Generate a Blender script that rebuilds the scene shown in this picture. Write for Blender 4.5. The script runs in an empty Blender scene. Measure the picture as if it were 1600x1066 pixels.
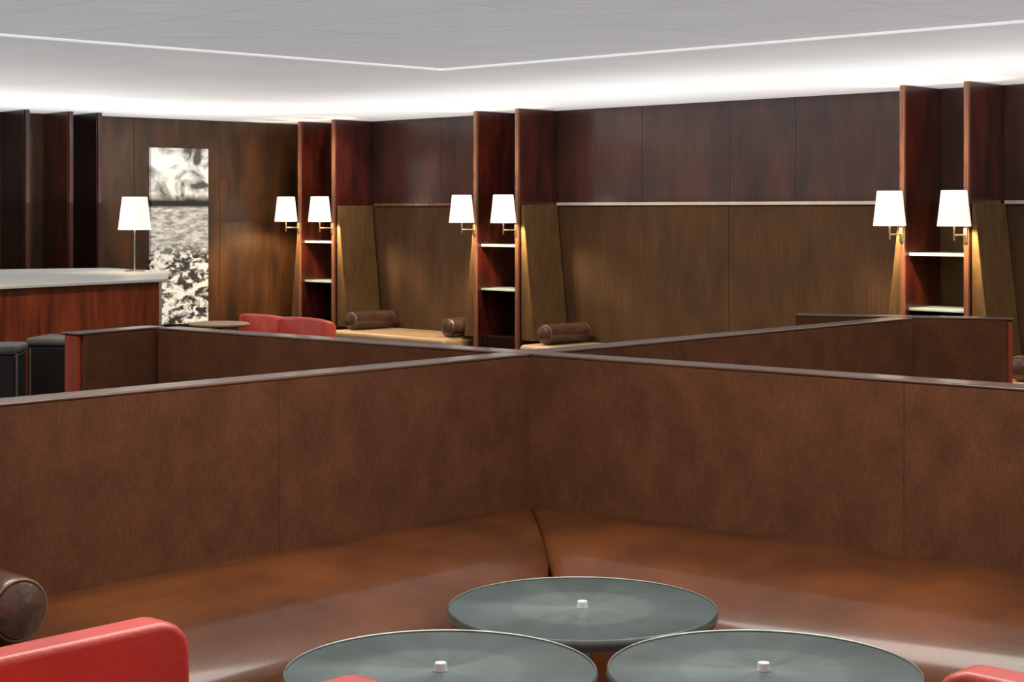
import bpy, bmesh, math
from mathutils import Vector, Matrix
S=bpy.context.scene
COL=S.collection
# ---------------------------------------------------------------- materials
def newmat(name):
    m=bpy.data.materials.new(name); m.use_nodes=True
    nt=m.node_tree; b=nt.nodes['Principled BSDF']
    return m,nt,b
def setv(b,k,v):
    if k in b.inputs: b.inputs[k].default_value=v
def noisy(name,c1,c2,scale=(1,1,1),nscale=5,rough=.5,metal=0,coat=0,sheen=0,bump=0,detail=6,lo=.3,hi=.7,bscale=None,spec=.5,emit=0,coatr=.15,grain=0,gs=(60,60,5),cmid=None):
    m,nt,b=newmat(name)
    tc=nt.nodes.new('ShaderNodeTexCoord'); mp=nt.nodes.new('ShaderNodeMapping')
    mp.inputs['Scale'].default_value=scale
    nz=nt.nodes.new('ShaderNodeTexNoise'); nz.inputs['Scale'].default_value=nscale; nz.inputs['Detail'].default_value=detail
    cr=nt.nodes.new('ShaderNodeValToRGB')
    cr.color_ramp.elements[0].position=lo; cr.color_ramp.elements[0].color=(*c1,1)
    cr.color_ramp.elements[1].position=hi; cr.color_ramp.elements[1].color=(*c2,1)
    if cmid:
        e=cr.color_ramp.elements.new((lo+hi)/2); e.color=(*cmid,1)
    L=nt.links.new
    L(tc.outputs['Object'],mp.inputs['Vector']); L(mp.outputs[0],nz.inputs['Vector'])
    L(nz.outputs['Fac'],cr.inputs[0]); out=cr.outputs[0]
    if grain:
        m2=nt.nodes.new('ShaderNodeMapping'); m2.inputs['Scale'].default_value=gs
        n3=nt.nodes.new('ShaderNodeTexNoise'); n3.inputs['Scale'].default_value=3; n3.inputs['Detail'].default_value=5
        r2=nt.nodes.new('ShaderNodeMapRange'); r2.inputs['From Min'].default_value=.3; r2.inputs['From Max'].default_value=.7
        r2.inputs['To Min'].default_value=1-grain; r2.inputs['To Max'].default_value=1+grain
        vm=nt.nodes.new('ShaderNodeVectorMath'); vm.operation='SCALE'
        L(tc.outputs['Object'],m2.inputs[0]); L(m2.outputs[0],n3.inputs['Vector']); L(n3.outputs['Fac'],r2.inputs['Value'])
        L(out,vm.inputs[0]); L(r2.outputs[0],vm.inputs['Scale']); out=vm.outputs[0]
    L(out,b.inputs['Base Color'])
    setv(b,'Roughness',rough); setv(b,'Metallic',metal); setv(b,'Coat Weight',coat); setv(b,'Coat Roughness',coatr)
    setv(b,'Sheen Weight',sheen); setv(b,'Specular IOR Level',spec)
    if emit:
        L(cr.outputs[0],b.inputs['Emission Color']); setv(b,'Emission Strength',emit)
    if bump:
        bp=nt.nodes.new('ShaderNodeBump'); bp.inputs['Strength'].default_value=bump; bp.inputs['Distance'].default_value=.01
        if bscale:
            n2=nt.nodes.new('ShaderNodeTexNoise'); n2.inputs['Scale'].default_value=bscale
            L(tc.outputs['Object'],n2.inputs['Vector']); L(n2.outputs['Fac'],bp.inputs['Height'])
        else: L(nz.outputs['Fac'],bp.inputs['Height'])
        L(bp.outputs[0],b.inputs['Normal'])
    return m
GR=(14,14,.7)
WG=(34,34,.9)
M_up=noisy('mahogany_panel',(.021,.0078,.0055),(.068,.0205,.0135),(1.3,1.3,.5),2.5,.28,coat=.45,detail=5,lo=.34,hi=.68,grain=.32,gs=WG)  # broad patches put reflections into the panel colour; fine grain is wood
M_olive=noisy('olive_brown_panel',(.048,.025,.0115),(.084,.042,.0175),(1.6,1.6,.7),3,.7,detail=5,spec=.25,grain=.24,gs=WG)
M_wing=noisy('brown_fabric_sconce_glow',(.095,.052,.02),(.145,.083,.033),(6,6,1.2),4,.8,spec=.2,grain=.15)  # lightened towards gold: sconce glow put into the wing fabric colour
M_redwood=noisy('red_mahogany',(.018,.004,.0025),(.085,.013,.0075),(4,4,.7),3,.25,coat=.45)
M_bar=noisy('glossy_red_mahogany',(.10,.020,.009),(.30,.058,.022),(6,6,.6),3,.28,coat=.2)
M_endred=noisy('red_lacquer_wood',(.20,.03,.013),(.34,.05,.022),GR,3,.35,coat=.1)
M_dark=noisy('dark_mahogany',(.005,.0025,.002),(.015,.005,.004),GR,3,.25,coat=.3)
M_lwood=noisy('brown_wood_panel',(.026,.011,.0045),(.090,.036,.012),(1.7,1.7,.5),3,.36,coat=.25,detail=6,lo=.35,hi=.66,grain=.28,gs=WG)
M_edge=noisy('lit_wood_edge',(.13,.048,.025),(.28,.12,.068),GR,3,.25,coat=.5)  # raised wood tone: lamp highlights on the fin edges put into colour
M_velvet=noisy('brown_velvet',(.068,.0255,.0112),(.104,.0385,.0172),(3.2,3.2,2.6),3.0,.85,bump=.15,detail=14,bscale=200,lo=.3,hi=.72,spec=.14,grain=.16,gs=(55,55,14))
M_leather=noisy('cognac_leather',(.062,.0190,.0054),(.128,.0385,.0100),(1,1,1),2.6,.40,coat=.6,bump=.06,bscale=90,coatr=.13,lo=.36,hi=.66,spec=.35,grain=.08,gs=(6,30,30))
M_bolster=noisy('brown_leather',(.050,.023,.017),(.12,.062,.045),(1,4,4),6,.30,coat=.6,bump=.2,bscale=60)
M_tan=noisy('tan_leather',(.33,.22,.13),(.42,.29,.18),(1,1,1),4,.5)
M_cap=noisy('walnut_cap',(.060,.024,.013),(.20,.115,.07),(.9,14,14),2.0,.26,coat=.35,lo=.40,hi=.85,spec=.5)
M_piping=noisy('piping',(.14,.075,.045),(.2,.11,.065),(1,1,1),8,.4)
M_red=noisy('red_leather',(.54,.050,.036),(.66,.070,.050),(1,1,1),5,.38,coat=.1,bump=.1,bscale=80)
M_black=noisy('dark_brown_skirt',(.010,.008,.008),(.022,.017,.015),(1,1,1),6,.4)
M_grey=noisy('grey_leather',(.09,.085,.085),(.14,.135,.13),(1,1,1),6,.5)
M_chrome=noisy('brushed_chrome',(.6,.6,.6),(.75,.75,.74),(1,1,1),20,.22,metal=1)
M_leg=noisy('dull_steel',(.20,.19,.18),(.3,.29,.28),(1,1,1),20,.4,metal=.9)
M_knob=noisy('satin_white_metal',(.8,.82,.82),(.9,.92,.92),(1,1,1),20,.3,metal=.4)
M_rim=noisy('dull_grey_metal_rim',(.17,.19,.18),(.26,.28,.27),(1,1,1),20,.42,metal=.8)
M_brass=noisy('aged_brass',(.35,.28,.19),(.5,.42,.3),(1,1,1),20,.3,metal=1)
M_rail=noisy('pale_rail',(.6,.55,.5),(.75,.7,.64),(1,1,1),10,.35,metal=.3)
M_marble=noisy('grey_marble',(.50,.51,.51),(.68,.69,.68),(1,1,1),1.5,.35,detail=4)
M_carpet=noisy('dark_carpet',(.03,.018,.014),(.06,.035,.027),(1,1,1),40,.95)
M_trimw=noisy('white_trim_glow',(.85,.85,.85),(.9,.9,.9),(1,1,1),5,.5,emit=.7)  # emission added: the strip glows without being a lamp
M_glass=noisy('grey_glass_shelf',(.42,.52,.52),(.55,.66,.66),(1,1,1),8,.15,metal=.2)
M_ceil=noisy('white_plaster_glow',(.72,.72,.73),(.80,.80,.80),(1,1,1),1.2,.8,emit=.44)  # emission added: plaster glows as soft fill for the whole room
def plank_mat():
    m,nt,b=newmat('ceiling_planks_glow'); L=nt.links.new
    tc=nt.nodes.new('ShaderNodeTexCoord')
    mp=nt.nodes.new('ShaderNodeMapping'); mp.inputs['Rotation'].default_value=(0,0,math.radians(44))
    br=nt.nodes.new('ShaderNodeTexBrick'); br.inputs['Scale'].default_value=1; br.offset=0
    br.inputs['Brick Width'].default_value=1.2; br.inputs['Row Height'].default_value=.6
    br.inputs['Mortar Size'].default_value=.006
    br.inputs['Color1'].default_value=(.50,.50,.505,1); br.inputs['Color2'].default_value=(.515,.515,.52,1); br.inputs['Mortar'].default_value=(.43,.43,.435,1)
    nz=nt.nodes.new('ShaderNodeTexNoise'); nz.inputs['Scale'].default_value=2; nz.inputs['Detail'].default_value=6
    mp2=nt.nodes.new('ShaderNodeMapping'); mp2.inputs['Rotation'].default_value=(0,0,math.radians(44)); mp2.inputs['Scale'].default_value=(1,14,1)
    cr=nt.nodes.new('ShaderNodeValToRGB'); cr.color_ramp.elements[0].color=(.8,.8,.8,1); cr.color_ramp.elements[1].color=(1,1,1,1)
    cr.color_ramp.elements[0].position=.3; cr.color_ramp.elements[1].position=.7
    mx=nt.nodes.new('ShaderNodeMix'); mx.data_type='RGBA'; mx.blend_type='MULTIPLY'; mx.inputs[0].default_value=.6
    L(tc.outputs['Object'],mp.inputs[0]); L(mp.outputs[0],br.inputs['Vector'])
    L(tc.outputs['Object'],mp2.inputs[0]); L(mp2.outputs[0],nz.inputs['Vector'])
    L(nz.outputs['Fac'],cr.inputs[0])
    L(br.outputs['Color'],mx.inputs[6]); L(cr.outputs[0],mx.inputs[7]); L(mx.outputs[2],b.inputs['Base Color'])
    L(mx.outputs[2],b.inputs['Emission Color']); setv(b,'Emission Strength',.70)  # added emission makes the plank ceiling a soft room-wide fill light
    setv(b,'Roughness',.6); return m
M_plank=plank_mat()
def shade_mat():
    m,nt,b=newmat('lit_white_shade'); L=nt.links.new
    tc=nt.nodes.new('ShaderNodeTexCoord'); nz=nt.nodes.new('ShaderNodeTexNoise'); nz.inputs['Scale'].default_value=60
    cr=nt.nodes.new('ShaderNodeValToRGB'); cr.color_ramp.elements[0].color=(.85,.8,.72,1); cr.color_ramp.elements[1].color=(.95,.92,.86,1)
    L(tc.outputs['Object'],nz.inputs[0]); L(nz.outputs['Fac'],cr.inputs[0]); L(cr.outputs[0],b.inputs['Base Color'])
    L(cr.outputs[0],b.inputs['Emission Color']); setv(b,'Emission Strength',.78); setv(b,'Roughness',.8); return m
M_shade=shade_mat()
def table_mat():
    m,nt,b=newmat('smoked_grey_metal_top'); L=nt.links.new
    tc=nt.nodes.new('ShaderNodeTexCoord')
    fl=nt.nodes.new('ShaderNodeVectorMath'); fl.operation='MULTIPLY'; fl.inputs[1].default_value=(1,1,0)
    ln=nt.nodes.new('ShaderNodeVectorMath'); ln.operation='LENGTH'
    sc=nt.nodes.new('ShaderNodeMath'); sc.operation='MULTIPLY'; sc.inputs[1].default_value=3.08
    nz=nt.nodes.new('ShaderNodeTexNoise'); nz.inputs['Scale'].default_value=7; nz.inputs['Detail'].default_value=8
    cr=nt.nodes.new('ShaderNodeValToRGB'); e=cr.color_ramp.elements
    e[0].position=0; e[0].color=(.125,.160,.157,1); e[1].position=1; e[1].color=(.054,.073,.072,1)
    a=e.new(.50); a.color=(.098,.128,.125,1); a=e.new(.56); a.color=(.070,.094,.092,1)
    mx=nt.nodes.new('ShaderNodeMix'); mx.data_type='RGBA'; mx.blend_type='OVERLAY'; mx.inputs[0].default_value=.5
    at=nt.nodes.new('ShaderNodeVectorMath'); at.operation='NORMALIZE'
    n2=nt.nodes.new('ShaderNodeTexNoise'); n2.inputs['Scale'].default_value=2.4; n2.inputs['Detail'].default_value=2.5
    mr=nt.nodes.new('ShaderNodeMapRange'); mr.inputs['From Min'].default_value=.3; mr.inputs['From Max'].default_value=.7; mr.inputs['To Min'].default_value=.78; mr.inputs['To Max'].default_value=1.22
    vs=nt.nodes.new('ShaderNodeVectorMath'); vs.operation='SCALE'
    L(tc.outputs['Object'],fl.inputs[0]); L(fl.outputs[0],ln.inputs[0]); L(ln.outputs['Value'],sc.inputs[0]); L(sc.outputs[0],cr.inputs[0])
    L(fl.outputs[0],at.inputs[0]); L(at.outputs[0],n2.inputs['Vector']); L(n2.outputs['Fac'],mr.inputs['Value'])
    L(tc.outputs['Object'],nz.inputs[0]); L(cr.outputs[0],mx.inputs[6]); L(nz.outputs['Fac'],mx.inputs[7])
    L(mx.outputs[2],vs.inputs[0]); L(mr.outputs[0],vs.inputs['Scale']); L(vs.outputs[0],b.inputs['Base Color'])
    tg=nt.nodes.new('ShaderNodeTangent'); tg.direction_type='RADIAL'; tg.axis='Z'; L(tg.outputs[0],b.inputs['Tangent'])
    setv(b,'Metallic',.35); setv(b,'Roughness',.36); setv(b,'Anisotropic',.8); return m
M_table=table_mat()
def art_mat():
    m,nt,b=newmat('monochrome_relief_art'); L=nt.links.new
    tc=nt.nodes.new('ShaderNodeTexCoord'); sp=nt.nodes.new('ShaderNodeSeparateXYZ'); L(tc.outputs['Object'],sp.inputs[0])
    def noise(scale,sc3,lo,hi,c0,c1,dist=0):
        mp=nt.nodes.new('ShaderNodeMapping'); mp.inputs['Scale'].default_value=sc3; L(tc.outputs['Object'],mp.inputs[0])
        n=nt.nodes.new('ShaderNodeTexNoise'); n.inputs['Scale'].default_value=scale; n.inputs['Detail'].default_value=7; n.inputs['Distortion'].default_value=dist
        L(mp.outputs[0],n.inputs['Vector']); r=nt.nodes.new('ShaderNodeValToRGB')
        r.color_ramp.elements[0].position=lo; r.color_ramp.elements[1].position=hi
        r.color_ramp.elements[0].color=(c0,c0,c0*.93,1); r.color_ramp.elements[1].color=(c1,c1,c1*.95,1)
        L(n.outputs['Fac'],r.inputs[0]); return r.outputs[0]
    top=noise(4,(1,1,1),.38,.56,.06,.78,1.0)
    mid=noise(14,(1,1,3),.35,.65,.20,.58,.5)
    bot=noise(12,(1,1,1.6),.44,.57,.02,.66,.8)
    def mask(lo,hi):
        r=nt.nodes.new('ShaderNodeMapRange'); r.inputs['From Min'].default_value=lo; r.inputs['From Max'].default_value=hi
        L(sp.outputs['Z'],r.inputs['Value']); return r.outputs[0]
    def mix(f,a,bb):
        x=nt.nodes.new('ShaderNodeMix'); x.data_type='RGBA'; L(f,x.inputs[0]); L(a,x.inputs[6])
        if isinstance(bb,tuple): x.inputs[7].default_value=bb
        else: L(bb,x.inputs[7])
        return x.outputs[2]
    c=mix(mask(.62,.78),bot,mid)
    c=mix(mask(1.06,1.09),c,(.01,.01,.01,1))
    c=mix(mask(1.13,1.20),c,top)
    L(c,b.inputs['Base Color']); L(c,b.inputs['Emission Color']); setv(b,'Emission Strength',.45); setv(b,'Roughness',.5); return m  # mild emission added so the art panel glows by itself
M_art=art_mat()
# ---------------------------------------------------------------- helpers
def link(o,parent=None):
    COL.objects.link(o)
    if parent: o.parent=parent
    return o
def root(name,loc,rz=0,label=None,cat=None,group=None,scale=1):
    o=bpy.data.objects.new(name,None); o.location=loc; o.rotation_euler=(0,0,rz); o.scale=(scale,)*3
    o.empty_display_size=.1; link(o)
    if label:o['label']=label
    if cat:o['category']=cat
    if group:o['group']=group
    return o
def mk(name,verts,faces,mats,parent=None,bevel=0,seg=3,smooth=False,fm=None,sub=0):
    me=bpy.data.meshes.new(name); me.from_pydata([tuple(v) for v in verts],[],faces)
    if not isinstance(mats,(list,tuple)): mats=[mats]
    for m in mats: me.materials.append(m)
    if fm:
        for p,i in zip(me.polygons,fm): p.material_index=i
    bm=bmesh.new(); bm.from_mesh(me); bmesh.ops.recalc_face_normals(bm,faces=bm.faces); bm.to_mesh(me); bm.free()
    o=bpy.data.objects.new(name,me); link(o,parent)
    if bevel:
        b=o.modifiers.new('bevel','BEVEL'); b.width=bevel; b.segments=seg; b.limit_method='ANGLE'; b.angle_limit=math.radians(30)
    if smooth or bevel:
        for p in me.polygons:p.use_smooth=True
        if bevel:
            w=o.modifiers.new('wn','WEIGHTED_NORMAL'); w.keep_sharp=True
    return o
BF=[(0,3,2,1),(4,5,6,7),(0,1,5,4),(1,2,6,5),(2,3,7,6),(3,0,4,7)]
def bverts(x0,x1,y0,y1,z0,z1):
    return [(x0,y0,z0),(x1,y0,z0),(x1,y1,z0),(x0,y1,z0),(x0,y0,z1),(x1,y0,z1),(x1,y1,z1),(x0,y1,z1)]
def box(name,x0,x1,y0,y1,z0,z1,mat,parent=None,bevel=0,seg=3):
    return mk(name,bverts(x0,x1,y0,y1,z0,z1),BF,mat,parent,bevel,seg)
def boxes(name,lst,mats,parent=None,bevel=0):
    V=[];F=[];FM=[]
    for b in lst:
        n=len(V); V+=bverts(*b[:6]); F+=[tuple(i+n for i in f) for f in BF]; FM+=[b[6]]*6
    return mk(name,V,F,mats,parent,bevel,fm=FM)
def lathe(name,prof,mat,parent=None,seg=48,axis='z',off=(0,0,0),close=True):
    V=[];F=[];n=len(prof)
    for i in range(seg):
        a=2*math.pi*i/seg
        for r,z in prof:
            p=(r*math.cos(a),r*math.sin(a),z)
            if axis=='x': p=(p[2],p[0],p[1])
            V.append((p[0]+off[0],p[1]+off[1],p[2]+off[2]))
    for i in range(seg):
        j=(i+1)%seg
        for k in range(n-1):
            F.append((i*n+k,j*n+k,j*n+k+1,i*n+k+1))
    if close:
        F.append(tuple(i*n for i in range(seg))); F.append(tuple(i*n+n-1 for i in range(seg)))
    o=mk(name,V,F,mat,parent)
    for p in o.data.polygons:p.use_smooth=len(p.vertices)==4
    m=o.modifiers.new('es','EDGE_SPLIT'); m.split_angle=math.radians(40)
    return o
def tube(name,pts,r,mat,parent=None):
    cu=bpy.data.curves.new(name,'CURVE'); cu.dimensions='3D'; cu.bevel_depth=r; cu.bevel_resolution=4; cu.use_fill_caps=True
    sp=cu.splines.new('POLY'); sp.points.add(len(pts)-1)
    for p,q in zip(sp.points,pts): p.co=(*q,1)
    cu.materials.append(mat)
    tmp=bpy.data.objects.new(name+'t',cu); COL.objects.link(tmp)
    dg=bpy.context.evaluated_depsgraph_get(); me=bpy.data.meshes.new_from_object(tmp.evaluated_get(dg))
    bpy.data.objects.remove(tmp)
    me.name=name; o=bpy.data.objects.new(name,me)
    for p in me.polygons:p.use_smooth=True
    if not me.materials: me.materials.append(mat)
    return link(o,parent)
def prism(name,pts,z0,z1,mat,parent=None,bevel=0):
    n=len(pts); V=[(x,y,z0) for x,y in pts]+[(x,y,z1) for x,y in pts]
    F=[tuple(range(n))[::-1],tuple(range(n,2*n))]+[(i,(i+1)%n,(i+1)%n+n,i+n) for i in range(n)]
    return mk(name,V,F,mat,parent,bevel)
def struct(o): o['kind']='structure'; return o
# ---------------------------------------------------------------- room shell
ZC=2.4
PB=Vector((.43,14.0)); dB=Vector((.714,-.70)).normalized(); aB=math.atan2(dB.y,dB.x)
CA=PB+dB*(-3.35); dA=Vector((.747,.665)).normalized(); aA=math.atan2(dA.y,dA.x)
pB=PB+dB*11; pA=CA-dA*11
poly=[CA,pB,Vector((pB.x-3,-2.5)),Vector((pA.x+5,-2.5)),pA]
cen=sum(poly,Vector((0,0)))/5
poly2=[tuple(cen+(p-cen)*1.03) for p in poly]
struct(prism('floor',poly2,-.1,0,M_carpet))
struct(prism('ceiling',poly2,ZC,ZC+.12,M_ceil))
K1=Vector((-.415,9.82)); dl=Vector((-2.0,-1.93)).normalized(); dr=Vector((2.67,-2.5)).normalized()
q1=K1+dl*9.5; q2=K1+dr*9.5
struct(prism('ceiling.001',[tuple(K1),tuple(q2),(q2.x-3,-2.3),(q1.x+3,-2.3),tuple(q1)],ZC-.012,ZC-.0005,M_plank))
def trimline(name,a,b,w=.06):
    d=(b-a).normalized(); n=Vector((-d.y,d.x))*w/2
    struct(prism(name,[tuple(a-n),tuple(b-n),tuple(b+n),tuple(a+n)],ZC-.018,ZC-.0125,M_trimw))
trimline('trim_1',K1,q1); trimline('trim_2',K1,q2)
def panel_wall(name,origin,ang,x0,x1,seamsU,seamsL,railz,mu,ml):
    L=[(x0,x1,.03,.15,0,ZC,0)]
    def row(seams,z0,z1,mi):
        xs=[x0]+seams+[x1]
        for a,b in zip(xs[:-1],xs[1:]): L.append((a+.0015,b-.0015,0,.04,z0,z1,mi))
    row(seamsU,railz+.004,ZC-.004,0); row(seamsL,.08,railz-.004,1)
    o=boxes(name,L,[mu,ml],None,bevel=.0015)
    o.location=(origin.x,origin.y,0); o.rotation_euler=(0,0,ang); struct(o); return o
panel_wall('wall_east',PB,aB,-3.35,11,[-2.46,-1.5,-.578,-.087,.863,1.739,2.346,3.533,4.01,4.9,5.8,6.7,7.6,8.5,9.4],[-2.96,-2.46,-1.52,-.578,-.087,1.73,3.533,4.01,5.8,7.6,9.4],1.61,M_up,M_olive)
panel_wall('wall_north',CA,aA,-11,0,[-9,-8,-7,-6,-5,-4,-3.2,-2.81,-2.54,-1.95,-1.05,-.5],[-9,-8,-7,-6,-5,-4,-3.2,-2.81,-2.54,-1.95,-1.05,-.5],.3,M_lwood,M_lwood)
def wl(x,y,z=0,o=PB,a=aB):
    c,s=math.cos(a),math.sin(a); return (o.x+c*x-s*y,o.y+s*x+c*y,z)
i=0
for a,b in [(-2.40,-.60),(-.06,3.5),(4.04,8)]:
    i+=1
    o=box('trim_%d'%(i+2),a,b,-.02,-.001,1.598,1.622,M_rail if i>1 else M_edge); o.location=(PB.x,PB.y,0); o.rotation_euler=(0,0,aB); struct(o)
def unit(s1,s2,lab):
    r=root('shelving_unit',(PB.x,PB.y,0),aB,lab,'shelving unit',None)
    r.location=wl((s1+s2)/2,0); h=(s2-s1)/2
    for sg in (-1,1):
        box('side_panel',sg*h-.018,sg*h+.018,-.45,-.004,0,ZC-.003,M_redwood,r,.003)
        box('edge_trim',sg*h-.018,sg*h+.018,-.475,-.452,0,ZC-.003,M_edge,r,.004)
        x0=sg*(h+.02); t0=.02; t1=.15
        V=[(x0,-.44,.48),(x0+sg*t1,-.44,.48),(x0+sg*t1,-.02,.48),(x0,-.02,.48),
           (x0,-.44,1.6),(x0+sg*t0,-.44,1.6),(x0+sg*t0,-.02,1.6),(x0,-.02,1.6)]
        mk('upholstered_wing',V,BF,M_wing,r,.008)
    for z in (1.26,.89):
        box('shelf',-h+.02,h-.02,-.42,-.01,z-.010,z+.010,M_glass,r,.003)
    box('shelf_base',-h+.02,h-.02,-.42,-.01,0,.5,M_dark,r,.004)
    return r
LB='dark mahogany shelf niche with glass shelves set against panelled wall'
unit(-2.96,-2.46,LB); unit(-.578,-.087,LB); unit(3.533,4.01,LB)
def fin(t,mat):
    x,y,_=wl(-t,0,0,CA,aA)
    r=root('wall_pilaster',(x,y,0),aA,'dark glossy wooden pilaster fin standing on panelled wall','pilaster','pilasters on the panelled wall')
    box('side_panel',-.02,.02,-.45,-.004,0,ZC-.003,mat,r,.003)
    box('edge_trim',-.014,.022,-.475,-.452,0,ZC-.003,M_up,r,.003)
fin(2.539,M_dark); fin(2.807,M_redwood); fin(3.20,M_dark); fin(3.75,M_dark)
def sconce(s):
    r=root('wall_sconce',wl(s,-.477,0),aB,'brass wall sconce with glowing white conical shade on wooden fin','wall lamp','sconces on the shelf niches')
    z=1.57
    box('back_plate',-.014,.014,-.010,0,z-.23,z-.13,M_brass,r,.004)
    tube('arm',[(0,-.005,z-.175),(0,-.15,z-.175)],.005,M_brass,r)
    tube('stem',[(0,-.15,z-.21),(0,-.15,z-.03)],.006,M_brass,r)
    lathe('lamp_shade',[(.108,z-.118),(.082,z+.115),(.079,z+.115),(.105,z-.118),(.108,z-.118)],M_shade,r,48,off=(0,-.15,0),close=False)
    lathe('bulb',[(.004,z-.03),(.018,z-.01),(.024,z+.02),(.018,z+.045),(.004,z+.05)],M_shade,r,20,off=(0,-.15,0))
    l=bpy.data.lights.new('sconce_light','POINT'); l.energy=42; l.color=(1,.74,.42); l.shadow_soft_size=.02
    o=bpy.data.objects.new('sconce_light',l); o.location=(0,-.135,z-.07); link(o,r)
for s in (-2.96,-2.46,-.578,-.087,3.533,4.01): sconce(s)
x,y,_=wl(-1.5,-.002,0,CA,aA)
art=box('wall_artwork',-.30,.30,-.04,0,0,1.62,M_art,None,.004); art.location=(x,y,.51); art.rotation_euler=(0,0,aA)
art['label']='tall narrow black and white textured art panel on wall'; art['category']='artwork'
def bench(a,b):
    r=root('wall_bench',wl(a,0,0),aB,'built-in bench with tan leather seat along panelled wall','bench')
    w=b-a
    box('base',.02,w-.02,-.60,-.02,0,.30,M_dark,r,.01)
    box('seat_cushion',.01,w-.01,-.66,-.01,.30,.47,M_tan,r,.04,5)
bench(-2.28,-.76); bench(.10,3.35); bench(4.19,8)
def bolster(x,y,rz,L=.5,rad=.088,z=.0,lab='brown leather roll bolster cushion lying on bench seat'):
    r=root('bolster_cushion',(x,y,z),rz,lab,'cushion','leather roll bolsters')
    lathe('bolster_body',[(rad*.80,.0),(rad*.92,.006),(rad*.985,.018),(rad,.04),(rad*1.01,L/2),(rad,L-.04),(rad*.985,L-.018),(rad*.92,L-.006),(rad*.80,L)],M_bolster,r,48,'x')
    for xx,sg in ((.0,-1),(L,1)):
        lathe('bolster_end',[(rad*.86,xx-sg*.004),(rad*.84,xx+sg*.005),(rad*.6,xx+sg*.013),(rad*.3,xx+sg*.017),(.004,xx+sg*.018)],M_bolster,r,48,'x')
        pts=[(xx-sg*.003,rad*.91*math.cos(t*math.pi/18),rad*.91*math.sin(t*math.pi/18)) for t in range(37)]
        tube('piping',pts,.004,M_piping,r)
for s in (-2.12,-.84,.30,4.42):
    x,y,_=wl(s,-.07); bolster(x,y,aB-math.pi/2,.48,.081,.555)
# ---------------------------------------------------------------- booth partitions
K=Vector((.06,6.1)); ZT=1.034
def partition(name,org,ang,x0,x1,seams,endpost,sL,sR,lab):
    r=root(name,(org.x,org.y,0),ang,lab,'booth partition')
    box('core',x0,x1,-.035,.035,0,ZT-.022,M_dark,r)
    box('wood_cap',x0,x1+(.03 if endpost else 0),-.058,.058,ZT-.010,ZT,M_cap,r,.004)
    for sg,st in ((1,sL),(-1,sR)):
        xs=[max(x0,st) if st>.01 else x0]+seams+[x1]
        if st>0: xs[0]=st
        for a,b in zip(xs[:-1],xs[1:]):
            y0,y1=(.035,.056) if sg>0 else (-.056,-.035)
            box('upholstered_panel',a,b,y0,y1,.06,ZT-.0105,M_velvet,r,.0035,3)
    if endpost: box('end_post',x1,x1+.024,-.038,.038,0,ZT-.011,M_endred,r,.004)
    return r
aFR=math.atan2(2.03,1.88); aNL=aFR+math.pi; aNR=math.atan2(-.635,.773); aFL=aNR+math.pi
lp='brown velvet booth partition with walnut cap rail'
partition('booth_partition',K,aNL,.062,2.55,[1.213],True,.044,.052,lp+' behind leather seat')
partition('booth_partition',K,aNR,.062,2.75,[1.52],True,.052,.044,lp+' behind leather seat')
partition('booth_partition',K,aFR,.062,2.70,[1.4],False,.052,.044,lp)
partition('booth_partition',K,aFL,.062,2.06,[1.1],False,.044,.052,lp)
p=root('booth_corner_post',(K.x,K.y,0),aFR,'dark wooden post where four booth partitions meet','post')
box('post_body',-.045,.045,-.045,.045,0,ZT-.022,M_dark,p); box('wood_cap',-.062,.062,-.062,.062,ZT-.0095,ZT+.001,M_cap,p,.004)
w0=Vector((1.43,8.36)); w1=Vector((2.40,8.06)); wd=w1-w0
partition('booth_partition',w0,math.atan2(wd.y,wd.x),0,wd.length,[.5],True,0,0,'short brown velvet wing partition with red wooden end post')
w0=Vector((-1.60,7.49)); w1=Vector((-1.86,7.08)); wd=w1-w0
partition('booth_partition',w0,math.atan2(wd.y,wd.x),0,wd.length,[],True,0,0,'short brown velvet wing partition with red wooden end post')
# ---------------------------------------------------------------- banquette
bq=root('banquette',(K.x,K.y,0),0,'L-shaped cognac leather banquette seat with rounded front edge below velvet partitions','banquette')
def banquette(ang,sg,L):
    half=math.radians(93.9/2); tn=math.tan(half)
    prof=[(.058,.10),(.058,.486),(.075,.497),(.2,.499),(.33,.495),(.44,.486),(.53,.470),(.60,.448),(.65,.422),(.69,.388),(.718,.343),(.735,.28),(.738,.20),(.732,.10)]
    offs=[.0015,.006,.014,.03,.07,.2,.5,.9,1.3,1.7]
    V=[];n=len(prof); xsN=len(offs)+1
    for k,o in enumerate(offs+[None]):
        dz=[-.03,-.014,-.006,-.002][k] if k<4 else 0
        for q,z in prof:
            x=(q/tn+o) if o is not None else L
            zz=z+(dz if z>.15 else 0)
            V.append((x,sg*(q+(dz*.6 if q>.6 else 0)),zz))
    F=[]
    for k in range(xsN-1):
        for j in range(n-1): F.append((k*n+j,k*n+j+1,(k+1)*n+j+1,(k+1)*n+j))
        F.append((k*n+n-1,k*n,(k+1)*n,(k+1)*n+n-1))
    F.append(tuple(range(n))); F.append(tuple(range((xsN-1)*n,xsN*n)))
    o=mk('seat_cushion',V,F,M_leather,bq,smooth=True); o.rotation_euler=(0,0,ang)
    m=o.modifiers.new('es','EDGE_SPLIT'); m.split_angle=math.radians(50)
    pts=[(.07/tn+.01,.07*sg),(.66/tn+.01,.66*sg),(L-.02,.66*sg),(L-.02,.07*sg)]
    p=prism('plinth',pts,0,.099,M_dark,bq); p.rotation_euler=(0,0,ang)
banquette(aNL,1,2.5); banquette(aNR,-1,2.7)
bx=K+Vector((math.cos(aNL),math.sin(aNL)))*2.37+Vector((math.cos(aNL+math.pi/2),math.sin(aNL+math.pi/2)))*.080
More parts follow.
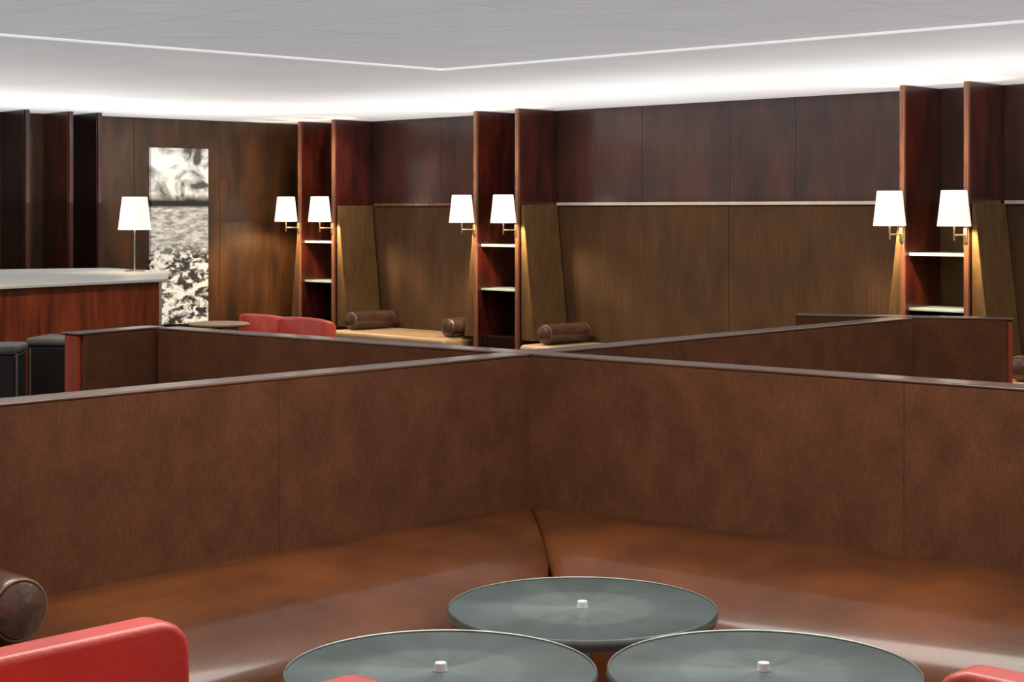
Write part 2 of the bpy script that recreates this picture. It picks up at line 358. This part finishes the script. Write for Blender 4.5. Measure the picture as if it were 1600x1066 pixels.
bolster(bx.x,bx.y,aNL+math.pi/2,.41,.080,.583,'brown leather roll bolster with piped end on banquette seat')
# ---------------------------------------------------------------- tables
def table(x,y,sc=1,dz=0):
    r=root('cocktail_table',(x,y,0),0,'round smoked-grey cocktail table with metal rim and chrome centre knob','table','round cocktail tables')
    k=sc
    def P(pr): return [(a,b+dz) for a,b in pr]
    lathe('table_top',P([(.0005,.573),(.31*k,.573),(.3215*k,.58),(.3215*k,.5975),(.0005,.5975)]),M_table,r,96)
    lathe('rim',P([(.3218*k,.572),(.325*k,.574),(.328*k,.585),(.3265*k,.599),(.324*k,.6015),(.3218*k,.600),(.3218*k,.572)]),M_rim,r,96,close=False)
    lathe('centre_knob',P([(.015,.5978),(.015,.600),(.013,.604),(.0135,.610),(.012,.614),(.004,.6155)]),M_knob,r,32)
    lathe('pedestal',[(.03,.03),(.026,.08),(.026,.54+dz),(.06,.555+dz),(.12,.5725+dz)],M_chrome,r,32)
    lathe('foot',[(.19,0),(.19,.012),(.17,.022),(.03,.032)],M_chrome,r,64)
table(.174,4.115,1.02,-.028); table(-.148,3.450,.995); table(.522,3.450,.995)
# ---------------------------------------------------------------- armchairs
def armchair(x,y,deg,lab,zt=.755,e=0):
    r=root('armchair',(x,y,0),math.radians(deg),lab,'armchair','red leather armchairs')
    box('seat',-.24,.27,-.225-e,.225+e,.26,.43,M_red,r,.035,5)
    box('backrest',-.32,-.235,-.31-e,.31+e,.16,zt,M_red,r,.035,5)
    for sg in (-1,1):
        y0,y1=sorted((sg*(.225+e),sg*(.31+e)))
        pts=[(-.25,.16),(.30,.16)]
        R=.07
        for k in range(9):
            a=k*math.pi/16; pts.append((.30-R+R*math.cos(a),zt-R+R*math.sin(a)))
        pts.append((-.25,zt))
        n=len(pts); V=[(px,y0,pz) for px,pz in pts]+[(px,y1,pz) for px,pz in pts]
        F=[tuple(range(n)),tuple(range(n,2*n))[::-1]]+[(i,(i+1)%n,(i+1)%n+n,i+n) for i in range(n)]
        o=mk('armrest',V,F,M_red,r)
        b=o.modifiers.new('b','BEVEL'); b.width=.016; b.segments=4; b.limit_method='ANGLE'; b.angle_limit=math.radians(40)
        for p_ in o.data.polygons:p_.use_smooth=True
        w=o.modifiers.new('wn','WEIGHTED_NORMAL')
    for sx in (-.27,.25):
        for sy in (-.25,.25):
            lathe('leg',[(.014,0),(.02,.16)],M_dark,r,16,off=(sx,sy,0))
armchair(-.633,2.826,47.5,'red leather tub armchair beside round cocktail table',e=.03,zt=.765)
armchair(.785,2.54,135,'red leather tub armchair beside round cocktail table')
def tub_chair(x,y,deg,h=0):
    r=root('tub_chair',(x,y,0),math.radians(deg),'red leather barrel tub chair with curved back beside bench','armchair','red barrel chairs')
    V=[];F=[];N=33; Ro=.23;Ri=.175
    for k in range(N):
        t=k/(N-1); a=math.radians(52+256*t)
        top=.665+h+.075*math.sin(math.pi*t)
        c_,s_=math.cos(a),math.sin(a)
        for rad,z in ((Ro-.02,.12),(Ro,.30),(Ro,top-.025),(Ro-.012,top-.006),((Ro+Ri)/2,top),(Ri+.012,top-.006),(Ri,top-.025),(Ri,.12)):
            V.append((rad*c_,rad*s_,z))
    n=8
    for k in range(N-1):
        for j in range(n):
            j2=(j+1)%n; F.append((k*n+j,k*n+j2,(k+1)*n+j2,(k+1)*n+j))
    F.append(tuple(range(n))); F.append(tuple(range((N-1)*n,N*n)))
    o=mk('backrest',V,F,M_red,r,smooth=True); m=o.modifiers.new('es','EDGE_SPLIT'); m.split_angle=math.radians(50)
    lathe('seat',[(.155,.25),(.171,.27),(.171,.40),(.155,.425),(.005,.435)],M_red,r,40)
    for k in range(4):
        a=math.radians(45+90*k); f=k in(0,3); q=.15 if f else .195
        lathe('leg',[(.010,0),(.015,.25 if f else .12)],M_dark,r,16,off=(q*math.cos(a),q*math.sin(a),0))
tub_chair(-1.60,12.95,70); tub_chair(-1.98,13.50,60,-.01)
st=root('side_table',(-2.28,12.95,0),0,'small round tan side table beside red tub chair','table')
lathe('table_top',[(.005,.655),(.22,.655),(.235,.665),(.235,.675),(.22,.682),(.005,.682)],M_tan,st,48)
lathe('pedestal',[(.025,.02),(.02,.06),(.02,.62),(.09,.6545)],M_dark,st,24)
lathe('foot',[(.15,0),(.15,.01),(.03,.025)],M_dark,st,40)
# ---------------------------------------------------------------- bar
bp=[(-3.9,8.85),(-3.09,10.0),(-2.30,11.12),(-2.56,12.45),(-3.2,13.2),(-4.6,12.6),(-4.8,9.5)]
c=Vector((-3.5,11.2))
bar=root('bar_counter',(c.x,c.y,0),0,'mahogany bar counter with pale grey stone top','bar counter')
lp_=[(x-c.x,y-c.y) for x,y in bp]
prism('countertop',lp_,1.078,1.10,M_marble,bar,.005)
prism('bar_body',[(x*.95,y*.95) for x,y in lp_],.08,1.0775,M_bar,bar)
prism('plinth',[(x*.88,y*.9) for x,y in lp_],0,.08,M_dark,bar)
lm=root('table_lamp',(-2.80,12.35,1.101),0,'slim table lamp with white conical shade on marble bar counter','lamp')
lathe('lamp_base',[(.075,0),(.075,.01),(.02,.018)],M_chrome,lm,40)
lathe('pole',[(.007,.015),(.007,.42)],M_chrome,lm,16)
lathe('lamp_shade',[(.122,.31),(.092,.555),(.089,.555),(.119,.31),(.122,.31)],M_shade,lm,48,close=False)
lathe('bulb',[(.004,.40),(.024,.42),(.03,.45),(.02,.475),(.004,.48)],M_shade,lm,20)
l=bpy.data.lights.new('lamp_light','POINT'); l.energy=8; l.color=(1,.75,.42); l.shadow_soft_size=.02
o=bpy.data.objects.new('lamp_light',l); o.location=(0,0,.38); link(o,lm)
def stool(x,y,deg):
    r=root('bar_stool',(x,y,0),math.radians(deg),'square dark bar stool with grey seat beside bar counter','stool','bar stools at the counter')
    box('seat',-.17,.17,-.17,.17,.765,.815,M_grey,r,.02)
    box('skirt',-.16,.16,-.16,.16,.42,.764,M_black,r,.01)
    for sx in (-.175,.175):
        for sy in (-.175,.175): tube('leg',[(sx,sy,0.007),(sx,sy,.775)],.007,M_leg,r)
    tube('footrest',[(-.175,-.175,.22),(.175,-.175,.22),(.175,.175,.22),(-.175,.175,.22),(-.175,-.175,.22)],.006,M_leg,r)
stool(-2.88,9.2,5); stool(-2.64,9.80,-6)
# ---------------------------------------------------------------- lights
def area(name,loc,target,sx,sy,e,col=(1,1,1)):
    l=bpy.data.lights.new(name,'AREA'); l.shape='RECTANGLE'; l.size=sx; l.size_y=sy; l.energy=e; l.color=col
    o=bpy.data.objects.new(name,l); o.location=loc
    d=Vector(target)-Vector(loc); o.rotation_euler=d.to_track_quat('-Z','Y').to_euler(); link(o); return o
area('ceiling_light_tables',(.2,4.25,2.36),(.2,4.25,0),3.4,.9,98,(1,.93,.84))
def cove_fill(o,a,x0,x1,e):  # unseen area light floating off the wall, added for the ceiling glow
    l=bpy.data.lights.new('unseen_cove_fill','AREA'); l.shape='RECTANGLE'; l.size=x1-x0; l.size_y=1.6; l.energy=e; l.color=(1,.99,.97)
    ob=bpy.data.objects.new('unseen_cove_fill',l); ob.location=wl((x0+x1)/2,-1.3,1.62,o,a); ob.rotation_euler=(math.pi,0,a); link(ob)
cove_fill(PB,aB,-2.0,9,68); cove_fill(CA,aA,-8,-1.3,46)
def spot(x,y,z,t,e,col=(1,.79,.54),ang=95):  # added spots without fixtures, brightening walls, bar and partition faces
    l=bpy.data.lights.new('unseen_fill_spot','SPOT'); l.energy=e; l.color=col; l.spot_size=math.radians(ang); l.spot_blend=1; l.shadow_soft_size=.05
    o=bpy.data.objects.new('unseen_fill_spot',l); o.location=(x,y,z); d=Vector(t)-Vector((x,y,z)); o.rotation_euler=d.to_track_quat('-Z','Y').to_euler(); link(o)
for s in (-1.5,.7,1.8,2.9,5.2):
    a=wl(s,-1.4,2.37); b=wl(s,0,.9); spot(*a,b,60)
for s in (-.6,-1.5,-2.6,-4):
    a=wl(s,-1.4,2.37,CA,aA); b=wl(s,0,1.0,CA,aA); spot(*a,b,48)
spot(-2.3,8.9,2.37,(-3.0,10.5,.8),85,ang=80)
spot(-1.9,5.9,2.37,(-1.1,7.05,.8),75,(1,.88,.74),85)
spot(2.3,6.1,2.37,(1.5,7.5,.8),105,(1,.88,.74),90)
w=bpy.data.worlds.new('world'); S.world=w; w.use_nodes=True
w.node_tree.nodes['Background'].inputs[0].default_value=(1,.97,.93,1); w.node_tree.nodes['Background'].inputs[1].default_value=.3
# ---------------------------------------------------------------- camera
cd=bpy.data.cameras.new('camera'); cam=bpy.data.objects.new('camera',cd); link(cam)
cam.location=(0,0,1.55); cam.rotation_euler=(math.pi/2,0,0); cd.sensor_width=36; cd.lens=58.5; cd.shift_y=-203/1600
S.camera=cam
S.view_settings.view_transform='Standard'
